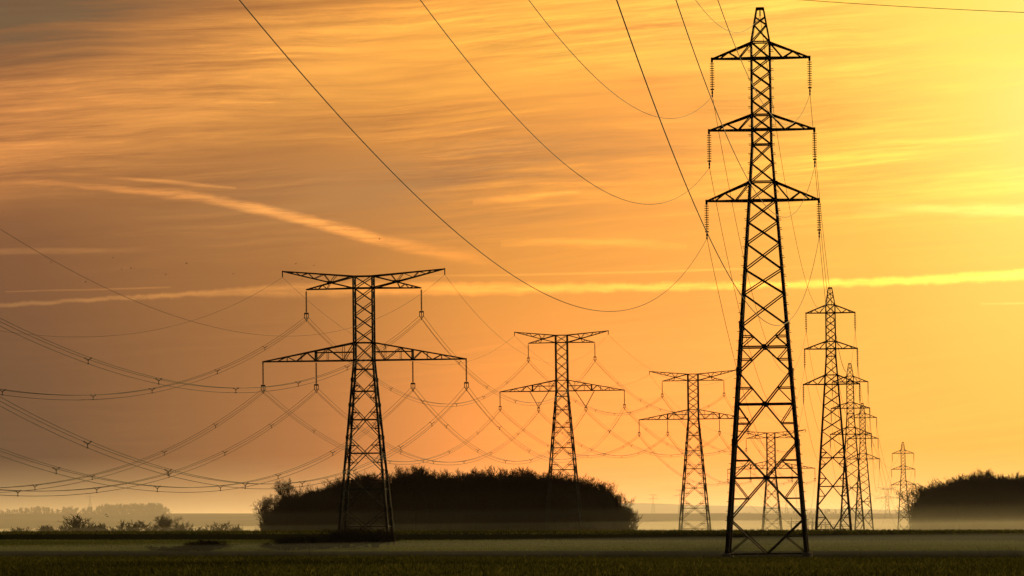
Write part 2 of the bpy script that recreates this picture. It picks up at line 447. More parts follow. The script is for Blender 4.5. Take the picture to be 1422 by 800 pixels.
# ------------------------------------------------------------------ lattice pylons
def face_panels(mb, wf, h0, h1, t, kind, cx=0.0):
    """bracing of one storey on all four faces. wf(h) is the half width"""
    for fx in range(4):
        ang = fx * math.pi / 2
        ca, sa = math.cos(ang), math.sin(ang)
        def P(u, h):                       # u -1..1 along the face
            w = wf(h); x, y = u * w, -w
            return np.array([ca * x - sa * y, sa * x + ca * y, h])
        w0, w1 = wf(h0), wf(h1)
        if kind == 'half':                 # inverted V down to the middle of the ground line
            mid = P(0, h0 + .35); hb = h0 + .35
            mb.bar(P(-1, h1), mid, t); mb.bar(P(1, h1), mid, t)
            mb.bar(P(-1, hb), P(1, hb), t * .9)
            for s_ in (-1, 1):
                hm = (h1 + hb) / 2; k = wf(h1) * .5 / wf(hm)
                mb.bar(P(s_ * k, hm), P(s_, hm), t * .8)
                mb.bar(P(s_ * k, hm), P(s_, hb), t * .7)
            continue
        mb.bar(P(-1, h0), P(1, h1), t); mb.bar(P(1, h0), P(-1, h1), t)
        if kind in ('x', 'xh'):
            if kind == 'xh': mb.bar(P(-1, h1), P(1, h1), t * 1.25)
            continue
        tt = w0 / (w0 + w1); hc = h0 + (h1 - h0) * tt
        mb.bar(P(-1, hc), P(1, hc), t * 1.1)
        if kind == 'big':
            for s_ in (-1, 1):
                for ha, hcc in ((h0, hc), (h1, hc)):
                    hm = (ha + hcc) / 2
                    k = wf(ha) * .5 / wf(hm)
                    mb.bar(P(s_ * k, hm), P(s_, hm), t * .8)
                    mb.bar(P(s_ * k, hm), P(s_, hcc), t * .7)

def leg_mesh(wf, hs, sx, sy, t0, t1, pegs=False, s=1.0):
    mb = MB()
    pts = [np.array([sx * wf(h), sy * wf(h), h]) for h in hs]
    H = hs[-1]
    for a, b in zip(pts[:-1], pts[1:]):
        mb.bar(a, b, t0 + (t1 - t0) * a[2] / H, t0 + (t1 - t0) * b[2] / H)
    if pegs:
        h = 2.5; k = 0
        while h < H:
            w = wf(h); c = np.array([sx * w, sy * w, h]); k += 1
            d = np.array([sx, 0, 0]) if k % 2 else np.array([0, sy, 0])
            mb.bar(c, c + d * .32, .05); h += .42
    return mb

def lathe_string(top, bot, n, rd, rc, sides=8):
    """a string of insulator discs between two points"""
    top = np.asarray(top, float); bot = np.asarray(bot, float)
    prof = []
    for i in range(n):
        a = i / n; d = 1 / n
        prof += [(a + d * .05, rc), (a + d * .40, rc), (a + d * .5, rd), (a + d * .72, rd * .95), (a + d * .8, rc)]
    pts = np.array([top + (bot - top) * p for p, _ in prof]); rad = np.array([r for _, r in prof])
    mb = MB(); mb.tube(pts, rad, sides)
    return mb

def fit_panels(total, seq, rest):
    out = []; left = total; i = 0
    while left > 1e-6:
        h = seq[i] if i < len(seq) else rest
        if left - h < h * .42: h = left
        out.append(h); left -= h; i += 1
    return out

PXP = .0643
def pylon_three_arm(loc, yaw, s, hz, label, detail):
    """narrow suspension pylon with three pairs of arms. hz: height of the lowest arm above the base"""
    root = empty('lattice_pylon', loc, yaw)
    tag(root, label, 'pylon', 'three-armed pylons in a row')
    q = PXP * s
    def hy(y): return hz + (278 - y) * q             # photo row of the nearest pylon -> height
    def wf(h):
        y = 278 - (h - hz) / q
        w = np.interp(y, [9, 57, 80, 200, 252, 278, 775, 1200], [9, 25.5, 26, 26.5, 33, 37.2, 110, 172])
        return w * q / 2
    k = 1.0 if detail else 1.2
    tl, td = .24 * s * k, .105 * s * k
    Hn = hy(57)
    hs = [0, hz, hy(200), Hn]
    for sx in (-1, 1):
        for sy in (-1, 1):
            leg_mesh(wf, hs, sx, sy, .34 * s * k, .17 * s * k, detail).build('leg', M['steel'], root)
            if detail:
                f = MB(); f.box((sx * wf(0), sy * wf(0), -.05), .8, .8, 1.0); f.build('footing', M['concrete'], root)
    mb = MB()
    seq = [30, 30, 36, 34, 44, 64.5, 98.5, 106]
    pan = fit_panels(hz, [v * q for v in seq], 106 * q)
    h = hz
    for i, p in enumerate(pan):
        last = i == len(pan) - 1
        kind = 'x' if i < 5 else 'big'
        if last and i >= 5: kind = 'half'
        face_panels(mb, wf, h - p, h, td * (1.15 if i >= 5 else 1.0), kind); h -= p
    if detail:                                        # gusset plates at the joints
        h = hz
        for i, p in enumerate(pan):
            if i >= 4:
                w = wf(h - p)
                if i < len(pan) - 1:
                    for sx in (-1, 1):
                        for sy in (-1, 1): mb.box((sx * w, sy * w, h - p), .38, .38, .7)
                tt = wf(h - p) / (wf(h - p) + wf(h)); hc = h - p + p * tt
                if i >= 5 and i < len(pan) - 1:
                    for sy in (-1, 1): mb.box((0, sy * wf(hc), hc), .42, .1, .4)
            h -= p
    mb.build('lower_bracing', M['steel'], root)
    mb = MB()
    ys = [278, 252, 226, 200, 179, 158.6, 138.5, 118.5, 99, 79.5, 57]
    for a, b in zip(ys[:-1], ys[1:]):
        face_panels(mb, wf, hy(a), hy(b), td * .9, 'xh' if b in (252, 200, 158.6, 57) else 'x')
    for y in (278, 179, 79.5):
        for fx in range(4):
            an = fx * math.pi / 2; w = wf(hy(y)); ca, sa = math.cos(an), math.sin(an)
            P = lambda u: np.array([ca * u * w + sa * w, sa * u * w - ca * w, hy(y)])
            mb.bar(P(-1), P(1), td * 1.5)
    mb.build('upper_bracing', M['steel'], root)
    mb = MB()                                         # peak that carries the earth wire
    hp = [hy(57), hy(33), hy(22), hy(9.5)]
    for sx in (-1, 1):
        for sy in (-1, 1):
            mb.bar((sx * wf(hp[0]), sy * wf(hp[0]), hp[0]), (sx * wf(hp[3]), sy * wf(hp[3]), hp[3]), .15 * s * k)
    face_panels(mb, wf, hp[0], hp[1], td * .85, 'x'); face_panels(mb, wf, hp[1], hp[2], td * .8, 'x')
    face_panels(mb, wf, hp[3] - .15, hp[3], td, 'xh')
    mb.bar((0, 0, hp[3]), (0, 0, hp[3] - .7 * s), .12 * s)
    mb.build('peak', M['steel'], root)
    att = {}
    local = {'earth': (0, 0, hp[3] - .7 * s)}
    for nm, yt, yb, L in (('top', 58, 79.5, 67.9), ('middle', 158.6, 179.5, 73.3), ('bottom', 252, 278, 78)):
        ht, hb = hy(yt), hy(yb); L = L * q
        for sx, side in ((-1, 'left'), (1, 'right')):
            mb = MB(); tip = np.array([sx * L, 0, hb])
            for sy in (-1, 1):
                cb = np.array([sx * wf(hb), sy * wf(hb), hb]); ct = np.array([sx * wf(ht), sy * wf(ht), ht])
                B = lambda t: cb + (tip - cb) * t
                T = lambda t: ct + (tip - ct) * t
                mb.bar(cb, tip, .16 * s * k); mb.bar(ct, tip, .15 * s * k)
                mb.poly([ct, B(.32), T(.58), B(.80), T(.88)], td * .85)
                if sy == 1:
                    for t in (.32, .62, .82):
                        o_ = cb * np.array([1, -1, 1]); mb.bar(B(t), o_ + (tip - o_) * t, td * .8)
            mb.bar(tip + (0, 0, .15), tip - (0, 0, .3), .2 * s)
            mb.build('crossarm', M['steel'], root)
            st = lathe_string(tip - (0, 0, .3 * s), tip - (0, 0, 2.55 * s), 11 if detail else 7, (.21 if detail else .24) * s, (.035 if detail else .06) * s, 8 if detail else 6).build('insulator', M['insulator'], root)
            cl = MB()
            cl.bar(tip - (0, 0, 2.55 * s), tip - (0, 0, 3.3 * s), .09 * s)
            cl.box(tip - (0, 0, 2.72 * s), .34 * s, .14 * s, .12 * s)
            cl.box(tip - (0, 0, 3.0 * s), .16 * s, .2 * s, .22 * s)
            cl.bar(tip + np.array((0, -.32 * s, -3.3 * s)), tip + np.array((0, .32 * s, -3.3 * s)), .14 * s)
            cl.build('clamp', M['steel'], st)
            local[nm + ' ' + side] = tip - (0, 0, 3.3 * s)
    rot = np.array([[math.cos(yaw), -math.sin(yaw), 0], [math.sin(yaw), math.cos(yaw), 0], [0, 0, 1]])
    return {k_: rot @ np.asarray(v, float) + np.asarray(loc) for k_, v in local.items()}

PXT = .0986
def pylon_t_shape(loc, yaw, s, hz, label, vee=False, k=1.0, group='T-shaped pylons in a row', simple=False, kx=1.0, ky=1.0):
    """wide pylon with a winged top beam and one long lower beam. hz: height of the lower beam above the base"""
    root = empty('lattice_pylon', loc, yaw)
    tag(root, label, 'pylon', group)
    q = PXT * s
    def wf(h):
        return (26.4 + max(0.0, (hz - h)) / q * .172) * q / 2
    td = .11 * s * k
    hT, hU, hL = hz + 117 * q * ky, hz + 117 * q * ky - 16.5 * q, hz + 24.5 * q
    for sx in (-1, 1):
        for sy in (-1, 1):
            leg_mesh(wf, [0, hz, hT], sx, sy, .34 * s * k, .22 * s * k).build('leg', M['steel'], root)
    mb = MB()
    pan = fit_panels(hz, [v * q for v in (27, 35, 45, 48, 52)], 52 * q)
    h = hz
    for i, p in enumerate(pan):
        face_panels(mb, wf, h - p, h, td, 'mid' if (i == 0 or simple) else 'big'); h -= p
        if not simple and i < len(pan) - 1:
            for sx in (-1, 1):
                for sy in (-1, 1): mb.box((sx * wf(h), sy * wf(h), h), .4 * s, .4 * s, .5 * s)
    mb.build('lower_bracing', M['steel'], root)
    mb = MB()
    hs = [hz, hL] + [hL + (hU - hL) * i / 4 for i in range(1, 5)] + [hT]
    for a, b in zip(hs[:-1], hs[1:]):
        face_panels(mb, wf, a, b, td, 'xh' if b in (hL, hT) else 'x')
    for hh in (hz, hU):
        w = wf(hh)
        for a, b in (((-1, -1), (1, -1)), ((1, -1), (1, 1)), ((1, 1), (-1, 1)), ((-1, 1), (-1, -1))):
            mb.bar((a[0] * w, a[1] * w, hh), (b[0] * w, b[1] * w, hh), td * 1.5)
    mb.build('upper_bracing', M['steel'], root)
    local = {}

    def chain(pa, pb, v=False):
        st = lathe_string(pa, pb, 16 if not simple else 5, .15 * s * k, .07 * s * k, 6)
        return st.build('insulator', M['insulator'], root)

    def yoke(p, parent, dz):
        y = MB(); p = np.asarray(p, float)
        y.box(p - (0, 0, .12 * s), .62 * s, .12, .22 * s)
        for dx in (-.28, .28): y.bar(p + np.array((dx * s, 0, -.2 * s)), p + np.array((dx * .9 * s, 0, -.75 * s)), .09 * s)
        y.bar(p - (0, 0, .2 * s), p - (0, 0, .9 * s), .09 * s)
        for dx, z in ((-.24, -.72), (.24, -.72), (0, -1.15)):
            y.bar(p + np.array((dx * s, -.3 * s, z * s)), p + np.array((dx * s, .3 * s, z * s)), .12 * s)
        y.bar(p + np.array((-.24 * s, 0, -.72 * s)), p + np.array((0, 0, -1.15 * s)), .07 * s)
        y.bar(p + np.array((.24 * s, 0, -.72 * s)), p + np.array((0, 0, -1.15 * s)), .07 * s)
        y.build('clamp', M['steel'], parent)
    for sx, side in ((-1, 'left'), (1, 'right')):
        up = MB()
        te = np.array([sx * 113.5 * q * kx, 0, hT + 8.5 * q]); tp = np.array([sx * 80.5 * q * kx, 0, hU - 1.0 * q])
        for sy in (-1, 1):
            w = wf(hT)
            ct = np.array([sx * w, sy * w, hT]); cb = np.array([sx * w, sy * w, hU])
            for a, b in ((ct, te), (cb, te), (ct, tp), (cb, tp)): up.bar(a, b, .16 * s * k)
            L = lambda a, b, t: a + (b - a) * t
            up.poly([L(ct, te, .25), L(cb, te, .33), L(ct, te, .42), L(cb, te, .56), L(ct, te, .64), L(cb, te, .74), L(ct, te, .82), L(cb, te, .9)], td * .75)
            up.poly([L(ct, tp, .5), L(cb, tp, .56), L(ct, tp, .66), L(cb, tp, .75), L(ct, tp, .84), L(cb, tp, .9)], td * .7)
            if sy == 1:
                f = np.array([1, -1, 1])
                for t in (.33, .56, .8): up.bar(L(cb, te, t), L(cb * f, te, t), td * .7)
        x_ = cb + (te - cb) * .33
        up.box((sx * 46.5 * q * kx, 0, x_[2] + .1), .9 * s, .9 * s, .22 * s)
        up.bar(te + (0, 0, .1), te - (0, 0, .8 * s), .14 * s)
        up.build('top_crossarm', M['steel'], root)
        lo = MB()
        tip = np.array([sx * 142 * q, 0, hz])
        for sy in (-1, 1):
            cb = np.array([sx * wf(hz), sy * wf(hz), hz]); ct = np.array([sx * wf(hL), sy * wf(hL), hL])
            x0 = 13.2; xs_ = 142.0
            Bp = lambda x: cb + (tip - cb) * (x - x0) / (xs_ - x0)
            Tp = lambda x: ct + (tip - ct) * (x - x0) / (xs_ - x0)
            lo.bar(cb, tip, .19 * s * k); lo.bar(ct, tip, .17 * s * k)
            lo.poly([ct, Bp(29), Tp(51), Bp(67.5), Tp(80), Bp(95), Tp(108), Bp(122)], td * .95)
            lo.bar(Bp(67.5), Tp(67.5), .2 * s * k)
            for x in (29, 51, 88, 108): lo.bar(Bp(x), Tp(x), td * .6)
            m0 = (cb + ct) / 2 + (0, 0, .05); m1 = Bp(67.5) + (Tp(67.5) - Bp(67.5)) * .82
            lo.bar(m0 * (1, 1, 0) + (0, 0, m1[2]), m1, td)
            if sy == 1:
                f = np.array([1, -1, 1])
                for x in (29, 67.5, 95, 118):
                    o_ = cb * f; lo.bar(Bp(x), o_ + (tip - o_) * (x - x0) / (xs_ - x0), td)
        lo.bar(tip + (0, 0, .1), tip - (0, 0, .3 * s), .18 * s)
        lo.build('bottom_crossarm', M['steel'], root)
        for nm, p in (('upper', tp), ('outer', tip), ('inner', np.array([sx * 67.5 * q, 0, hz]))):
            if nm == 'inner' and vee:
                b_ = np.array([sx * 54 * q, 0, hz - 3.6 * s])
                a1 = np.array([sx * 74 * q, 0, hz]); a2 = np.array([sx * 30 * q, 0, hz])
                c1_ = chain(a1, b_); chain(a2, b_); yoke(b_, c1_, 0); anchor = b_
            else:
                b_ = p - (0, 0, 3.15 * s)
                c1_ = chain(p - (0, 0, .2 * s), b_); yoke(b_, c1_, 0); anchor = b_
            local[nm + ' ' + side] = anchor - (0, 0, .85 * s)
        local['earth ' + side] = te - (0, 0, .8 * s)
    rot = np.array([[math.cos(yaw), -math.sin(yaw), 0], [math.sin(yaw), math.cos(yaw), 0], [0, 0, 1]])
    return {k_: rot @ np.asarray(v, float) + np.asarray(loc) for k_, v in local.items()}

# --- the narrow three-armed line
p_spec = [  # px, py of the lowest arm, distance, size, extra yaw, label
    (1059, 278.5, 450, 1.0, 'tallest and nearest narrow pylon with three pairs of arms'),
    (1154.6, 533.7, 900, 1.0, 'second narrow three-armed pylon, right of the tallest and in front of smaller ones'),
    (1181.5, 603, 1216, .987, 'third narrow three-armed pylon in the row, partly behind the second one'),
    (1198.5, 637.5, 1560, 1.0, 'fourth narrow three-armed pylon, just right of the third and overlapping it'),
    (1254.6, 673.4, 2045, 1.0, 'smallest narrow three-armed pylon at the left edge of the right-hand wood'),
]
P_att = []
P_pos = [at(px, py, Y) for px, py, Y, s, l in p_spec]
for i, (px, py, Y, s, lab) in enumerate(p_spec):
    p = P_pos[i]
    a = P_pos[max(0, i - 1)]; b = P_pos[min(len(P_pos) - 1, i + 1)]
    yaw = -math.atan2(b[0] - a[0], b[1] - a[1])
    g = float(ground_z(p[0], p[1])) - .05
    P_att.append(pylon_three_arm((p[0], p[1], g), yaw, s, p[2] - g, lab, i == 0))

t_spec = [
    (506, 500.5, 690, 1.0, 'large T-shaped pylon with bushes round its feet, nearest of the wide pylons', False),
    (780.5, 543, 1050, .929, 'T-shaped pylon with V-shaped inner insulator strings standing before the right half of the grove', True),
    (963, 582, 1354, 1.049, 'third T-shaped pylon, standing clear of the grove just left of the tallest pylon', False),
    (1071, 651, 1612, .997, 'smallest T-shaped pylon, seen through the legs of the tallest pylon', False),
]
T_att = []
T_pos = [at(px, py, Y) for px, py, Y, s, l, v in t_spec]
for i, (px, py, Y, s, lab, v) in enumerate(t_spec):
    p = T_pos[i]
    a = T_pos[max(0, i - 1)]; b = T_pos[min(len(T_pos) - 1, i + 1)]
    yaw = -math.atan2(b[0] - a[0], b[1] - a[1])
    g = float(ground_z(p[0], p[1])) - .05
    T_att.append(pylon_t_shape((p[0], p[1], g), yaw, s, p[2] - g, lab, v, 1.0, kx=(.945 if v else 1.0), ky=(1.085 if v else 1.0)))

# ------------------------------------------------------------------ wires
def sag_line(a, b, sag, n):
    t = np.linspace(0, 1, n)[:, None]
    p = np.asarray(a) * (1 - t) + np.asarray(b) * t
    p[:, 2] -= 4 * sag * (t * (1 - t))[:, 0]
    return p

def wire(a, b, sag, r, label, group, n=90):
    mb = MB(); mb.tube(sag_line(a, b, sag, n), r, 5)
    o = mb.build('overhead_wire', M['cable'])
    return tag(o, label, 'wire', group)

K_P = .000292
p_names = ['tallest pylon', 'second narrow pylon', 'third narrow pylon', 'fourth narrow pylon', 'smallest narrow pylon']
keys_p = ['bottom left', 'bottom right', 'middle left', 'middle right', 'top left', 'top right', 'earth']
def key_phrase(k):
    return 'earth wire from the tip' if k == 'earth' else k.split()[0] + ' ' + k.split()[1] + ' arm wire'
# span from behind the photographer up to the tallest pylon
NEAR_P = {'bottom left': (-.0795, 4.5, .000307), 'middle left': (-.0766, .9, .000272), 'top left': (-.0736, -5.6, .000246), 'bottom right': (-.0765, 1.4, .000306),
          'middle right': (-.0761, -1.1, .000284), 'top right': (-.0763, -1.7, .000285), 'earth': (-.0741, -4.9, .000277)}   # sideways drift, rise, curvature
for k in keys_p:
    a = P_att[0][k]; dx, dz, c = NEAR_P[k]
    b = a + np.array([dx * 464, -464, dz])
    lab = ('single earth wire sweeping from the top edge to the peak of the tallest pylon' if k == 'earth' else
           'dark wire sweeping from the top edge to %s insulator of tallest pylon' % k)
    wire(a, b, c * 464 ** 2 / 4, .019, lab, 'wires coming overhead to the tallest pylon', 150)
for i in range(4):
    for k in keys_p:
        a, b = P_att[i][k], P_att[i + 1][k]
        L = np.linalg.norm(b - a)
        lab = ('thin earth wire from peak of %s to %s' % (p_names[i], p_names[i + 1]) if k == 'earth' else
               'thin wire from %s insulator of %s to %s' % (k, p_names[i], p_names[i + 1]))
        wire(a, b, K_P * (1 if k != 'earth' else .8) * L * L / 4, .021 + .004 * i, lab, 'wires between the narrow pylons', 60)

def bundle(a, b, sag, label, group, r, nsp, n=80):
    root = empty('wire_bundle', tuple(a)); tag(root, label, 'wires', group)
    a = np.asarray(a); b = np.asarray(b)
    d = b - a; side = np.array([d[1], -d[0], 0]); side /= np.linalg.norm(side)
    offs = [side * -.26 + (0, 0, .2), side * .26 + (0, 0, .2), np.array([0, 0, -.27])]
    line = sag_line(a, b, sag, n) - a
    for o_ in offs:
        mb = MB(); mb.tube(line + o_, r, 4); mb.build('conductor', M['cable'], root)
    L = np.linalg.norm(d); step = L / (nsp + 1)
    for i in range(nsp):
        t = (i + 1) / (nsp + 1) + random.uniform(-.012, .012)
        p = a * (1 - t) + b * t - a; p = p - (0, 0, 4 * sag * t * (1 - t))
        sp_ = MB()
        for o_ in offs:
            sp_.bar(p, p + o_, .055); 
            sp_.bar(p + o_ - d / L * .14, p + o_ + d / L * .12, .10)
        sp_.box(p, .10, .10, .10)
        sp_.build('spacer', M['steel'], root)
K_T = .00032
t_names = ['nearest T-shaped pylon', 'V-string T-shaped pylon', 'third T-shaped pylon', 'smallest T-shaped pylon']
keys_t = ['upper left', 'upper right', 'outer left', 'outer right', 'inner left', 'inner right']
NEAR_T = {'upper left': (-.0831, -.7, .000309), 'upper right': (-.0867, 1.2, .000314), 'outer left': (-.0835, 1.2, .00031), 'inner left': (-.0834, -.2, .000304),
          'inner right': (-.0861, 2.3, .000323), 'outer right': (-.0818, .6, .000303), 'earth left': (-.087, .9, .000312), 'earth right': (-.0875, .5, .000314)}
for k in keys_t:
    dx, dz, c = NEAR_T[k]; a = T_att[0][k]; b = a + np.array([dx * 452, -452, dz])
    bundle(a, b, c * 452 ** 2 / 4, 'triple wires sagging from %s insulator of nearest T-shaped pylon to left edge' % k,
           'triple wire bundles entering from the left', .025, 9)
for side in ('left', 'right'):
    dx, dz, c = NEAR_T['earth ' + side]; a = T_att[0]['earth ' + side]; b = a + np.array([dx * 452, -452, dz])
    wire(a, b, c * 452 ** 2 / 4, .017, 'thin single wire from raised %s tip of nearest T-shaped pylon to left edge' % side, 'earth wires of the T-shaped pylons')
for i in range(3):
    for k in keys_t:
        a, b = T_att[i][k], T_att[i + 1][k]; L = np.linalg.norm(b - a)
        bundle(a, b, K_T * L * L / 4, 'triple wires from %s insulator of %s to %s' % (k, t_names[i], t_names[i + 1]),
               'triple wire bundles between the T-shaped pylons', .026 + .003 * i, 6, 50)
    for side in ('left', 'right'):
        a, b = T_att[i]['earth ' + side], T_att[i + 1]['earth ' + side]; L = np.linalg.norm(b - a)
        wire(a, b, .00027 * L * L / 4, .018 + .003 * i, 'thin single wire from raised %s tip of %s to %s' % (side, t_names[i], t_names[i + 1]), 'earth wires of the T-shaped pylons', 50)
# a nearer cable of another line at the top right, backlit
ca, cb = at(1075, -3, 150), at(1520, 21, 128)
w_ = wire(ca, cb, .05, .0085, 'thin reddish cable crossing the bright sky at the top right corner', None, 30)
w_.data.materials[0] = material('bloom_red_cable', (.62, .16, .07), (.7, .2, .09), 3, .5, .2)  # red bloom of the bright sky put into the cable's base colour

# ------------------------------------------------------------------ bare winter trees
def grow_tree(seed, spread=.55, trunk=.24, levels=5, kids=(6, 5, 5, 4, 4), thin=1.0, droop=0.0, base_low=False):
    """unit-height bare tree: list of (p, q, r0, r1)"""
    rnd = random.Random(seed); seg = []
    def branch(p, d, L, r, lev):
        n = 3 if lev < 2 else 2
        cur = p; dirv = d; pts = [(p, r)]
        for i in range(n):
            dirv = (dirv + Vector((rnd.uniform(-1, 1), rnd.uniform(-1, 1), rnd.uniform(-.5, .9))) * (.16 + .05 * lev)).normalized()
            nx = cur + dirv * (L / n); r2 = r * (1 - .62 * (i + 1) / n)
            seg.append((tuple(cur), tuple(nx), pts[-1][1], max(r2, .0009 * thin)))
            cur = nx; pts.append((nx, r2))
        if lev >= levels: return
        k = kids[lev]
        for j in range(k):
            f = (j + .6 + rnd.uniform(-.3, .3)) / k
            f = (.25 if lev else trunk) + f * (1 - (.25 if lev else trunk))
            i = min(n - 1, int(f * n)); a = pts[i][0]; b = pts[i + 1][0]
            o = a + (b - a) * (f * n - i)
            ang = rnd.uniform(0, 2 * math.pi)
            ax = dirv.orthogonal().normalized(); ax.rotate(Matrix.Rotation(ang, 3, dirv))
            sw = rnd.uniform(.5, .95) * (1.15 - .45 * f if lev == 0 else 1)
            nd = (dirv * math.cos(sw) + ax * math.sin(sw) + Vector((0, 0, .18 - droop))).normalized()
            ln = L * rnd.uniform(.5, .68) * (spread / .55 if lev == 0 else 1.0) * (1.1 - .45 * f if lev == 0 else 1)
            branch(o, nd, ln, max(pts[i][1] * rnd.uniform(.45, .6), .0012 * thin), lev + 1)
    branch(Vector((0, 0, 0)), Vector((0, 0, 1)), .78, .022, 0)
    S = np.array([list(a) + list(b) + [r, q] for a, b, r, q in seg])
    top = max(S[:, 2].max(), S[:, 5].max()); S[:, :6] /= top
    return S

def seg_mesh(S):
    """three-sided twigs for every segment"""
    p, q = S[:, 0:3], S[:, 3:6]; d = q - p; L = np.linalg.norm(d, axis=1)[:, None] + 1e-9; d = d / L
    ref = np.where(np.abs(d[:, 2:3]) < .9, np.array([[0, 0, 1.0]]), np.array([[1.0, 0, 0]]))
    a = np.cross(d, ref); a /= np.linalg.norm(a, axis=1)[:, None]; b = np.cross(d, a)
    V = []
    for c, r in ((p, S[:, 6:7]), (q, S[:, 7:8])):
        for k in range(3):
            th = 2 * math.pi * k / 3
            V.append(c + (a * math.cos(th) + b * math.sin(th)) * r)
    V = np.stack(V, 1).reshape(-1, 3)
    i = np.arange(len(S))[:, None] * 6
    F = np.concatenate([i + np.array([[0, 1, 4, 3]]), i + np.array([[1, 2, 5, 4]]), i + np.array([[2, 0, 3, 5]])])
    return V, F

def grow_shrub(seed, stems=11, levels=3, kids=(6, 5, 4)):
    rnd = random.Random(seed); out = []
    for s in range(stems):
        T = grow_tree(seed * 31 + s, .6, .15, levels, kids, 6.0)
        sc = rnd.uniform(.6, 1.0); lean = rnd.uniform(.1, .75); an = rnd.uniform(0, 6.28)
        for o_ in (0, 3):
            z = T[:, o_ + 2].copy(); T[:, o_:o_ + 3] *= sc
            T[:, o_] += lean * z * math.cos(an) * .8 * sc + .12 * math.cos(an)
            T[:, o_ + 1] += lean * z * math.sin(an) * .8 * sc + .12 * math.sin(an)
            T[:, o_ + 2] *= (1 - .35 * lean)
        T[:, 6:] *= 1.1
        out.append(T)
    S = np.concatenate(out)
    k = 1 / np.percentile(S[:, 5], 98.5)
    for o_ in (2, 5): S[:, o_] *= k
    return S

TREES = [seg_mesh(grow_tree(11 + i, .5 + .08 * (i % 3), .2 + .05 * (i % 2), 5, (7, 5, 5, 4, 4), 1.5)) for i in range(5)]
TREES_FAR = [seg_mesh(grow_tree(71 + i, .5, .2, 4, (8, 6, 4, 4), 5.0)) for i in range(4)]
UNDER = [seg_mesh(grow_shrub(90 + i, 6, 3, (4, 3, 3))) for i in range(3)]
SHRUBS = [seg_mesh(grow_shrub(40 + i)) for i in range(3)]

class Wood:
    def __init__(s): s.V = []; s.F = []; s.n = 0
    def put(s, proto, x, y, z, h, w, rz):
        V, F = proto; c, sn = math.cos(rz), math.sin(rz)
        W = np.stack([(V[:, 0] * c - V[:, 1] * sn) * w, (V[:, 0] * sn + V[:, 1] * c) * w, V[:, 2] * h], -1) + (x, y, z)
        s.V.append(W); s.F.append(F + s.n); s.n += len(W)
    def build(s, name, label):
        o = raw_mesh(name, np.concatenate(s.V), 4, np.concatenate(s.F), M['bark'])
        return tag(o, label, kind='stuff')

def plant_wood(name, label, sil, Y0, rows, gap, spacing_px, jit=6, under=True, start=None):
    """rows 0 and 2 are finely branched and make the skyline, the others fill the wood behind them"""
    wd = Wood(); xs = [p[0] for p in sil]; ys = [p[1] for p in sil]; rnd = random.Random(len(sil) * 3 + int(Y0))
    x0 = xs[0] if start is None else start
    for r in range(rows):
        Y = Y0 + r * gap; fine = r in (0, 2)
        sp_ = spacing_px * (1.5 if fine else 1.0)
        px = x0 + sp_ * (.5 + .5 * (r % 2))
        while px < xs[-1] - spacing_px * .3:
            yt = np.interp(px, xs, ys) + (rnd.choice((-.9, -.4, .2, .8, 1.3)) * jit * .8 if fine else jit * rnd.uniform(1.2, 2.2))
            Yj = Y + rnd.uniform(-.4, .4) * gap
            p = at(px, yt, Yj); g = float(ground_z(p[0], Yj)); h = p[2] - g
            if h > 2.0:
                wd.put(rnd.choice(TREES if fine else TREES_FAR), p[0], Yj, g - .1, h, h * (rnd.uniform(.85, 1.15) if fine else rnd.uniform(.6, .88)), rnd.uniform(0, 6.28))
                if under:
                    for q in range(3):
                        xx = p[0] + rnd.uniform(-3, 3); hh = h * rnd.uniform(.3, .62)
                        wd.put(rnd.choice(UNDER), xx, Yj + rnd.uniform(-3, 3), g - .1, hh, min(hh * .9, 7.0), rnd.uniform(0, 6.28))
            px += sp_ * rnd.uniform(.7, 1.3)
    return wd.build(name, label)

def single_tree(px, ytop, Y, label, proto, group, width=1.0, mat='bark', name='bare_tree', seed=0):
    p = at(px, ytop, Y); g = float(ground_z(p[0], Y)); h = p[2] - g
    root = empty(name, (p[0], Y, g - .1), seed * 1.7)
    tag(root, label, 'tree', group)
    V, F = proto
    # the first segments are the trunk
    nt_ = 3
    idxF = np.arange(len(F)); nseg = len(V) // 6
    trunk_faces = (F[:, 0] // 6) < nt_
    Vs = V * np.array([h * width * 1.25, h * width * 1.25, h])
    o = raw_mesh('trunk', Vs[:nt_ * 6], 4, F[trunk_faces], M[mat]); o.parent = root
    o = raw_mesh('crown', Vs[nt_ * 6:], 4, F[~trunk_faces] - nt_ * 6, M['bark']); o.parent = root
    return root

grove = [(372, 714), (377, 694), (386, 688), (400, 674), (412, 679), (430, 676), (446, 670), (460, 664), (480, 659), (505, 653), (530, 660), (550, 655), (575, 646), (600, 649), (615, 654), (640, 650),
         (660, 647), (690, 650), (720, 649), (740, 652), (770, 656), (785, 653), (800, 656), (820, 663), (838, 672), (850, 682), (859, 698), (867, 716)]
plant_wood('bare_woodland', 'dark mass of bare winter trees in the grove behind the wide pylons', grove, 1120, 6, 7, 12, 5, True, 386)
wood_r = [(1272, 716), (1276, 696), (1284, 680), (1296, 671), (1310, 666), (1330, 661), (1350, 657), (1370, 652), (1390, 655), (1422, 657), (1460, 660), (1520, 666), (1560, 690)]
plant_wood('bare_woodland', 'dark mass of bare winter trees in the wood at the right edge', wood_r, 2120, 6, 10, 8, 4)

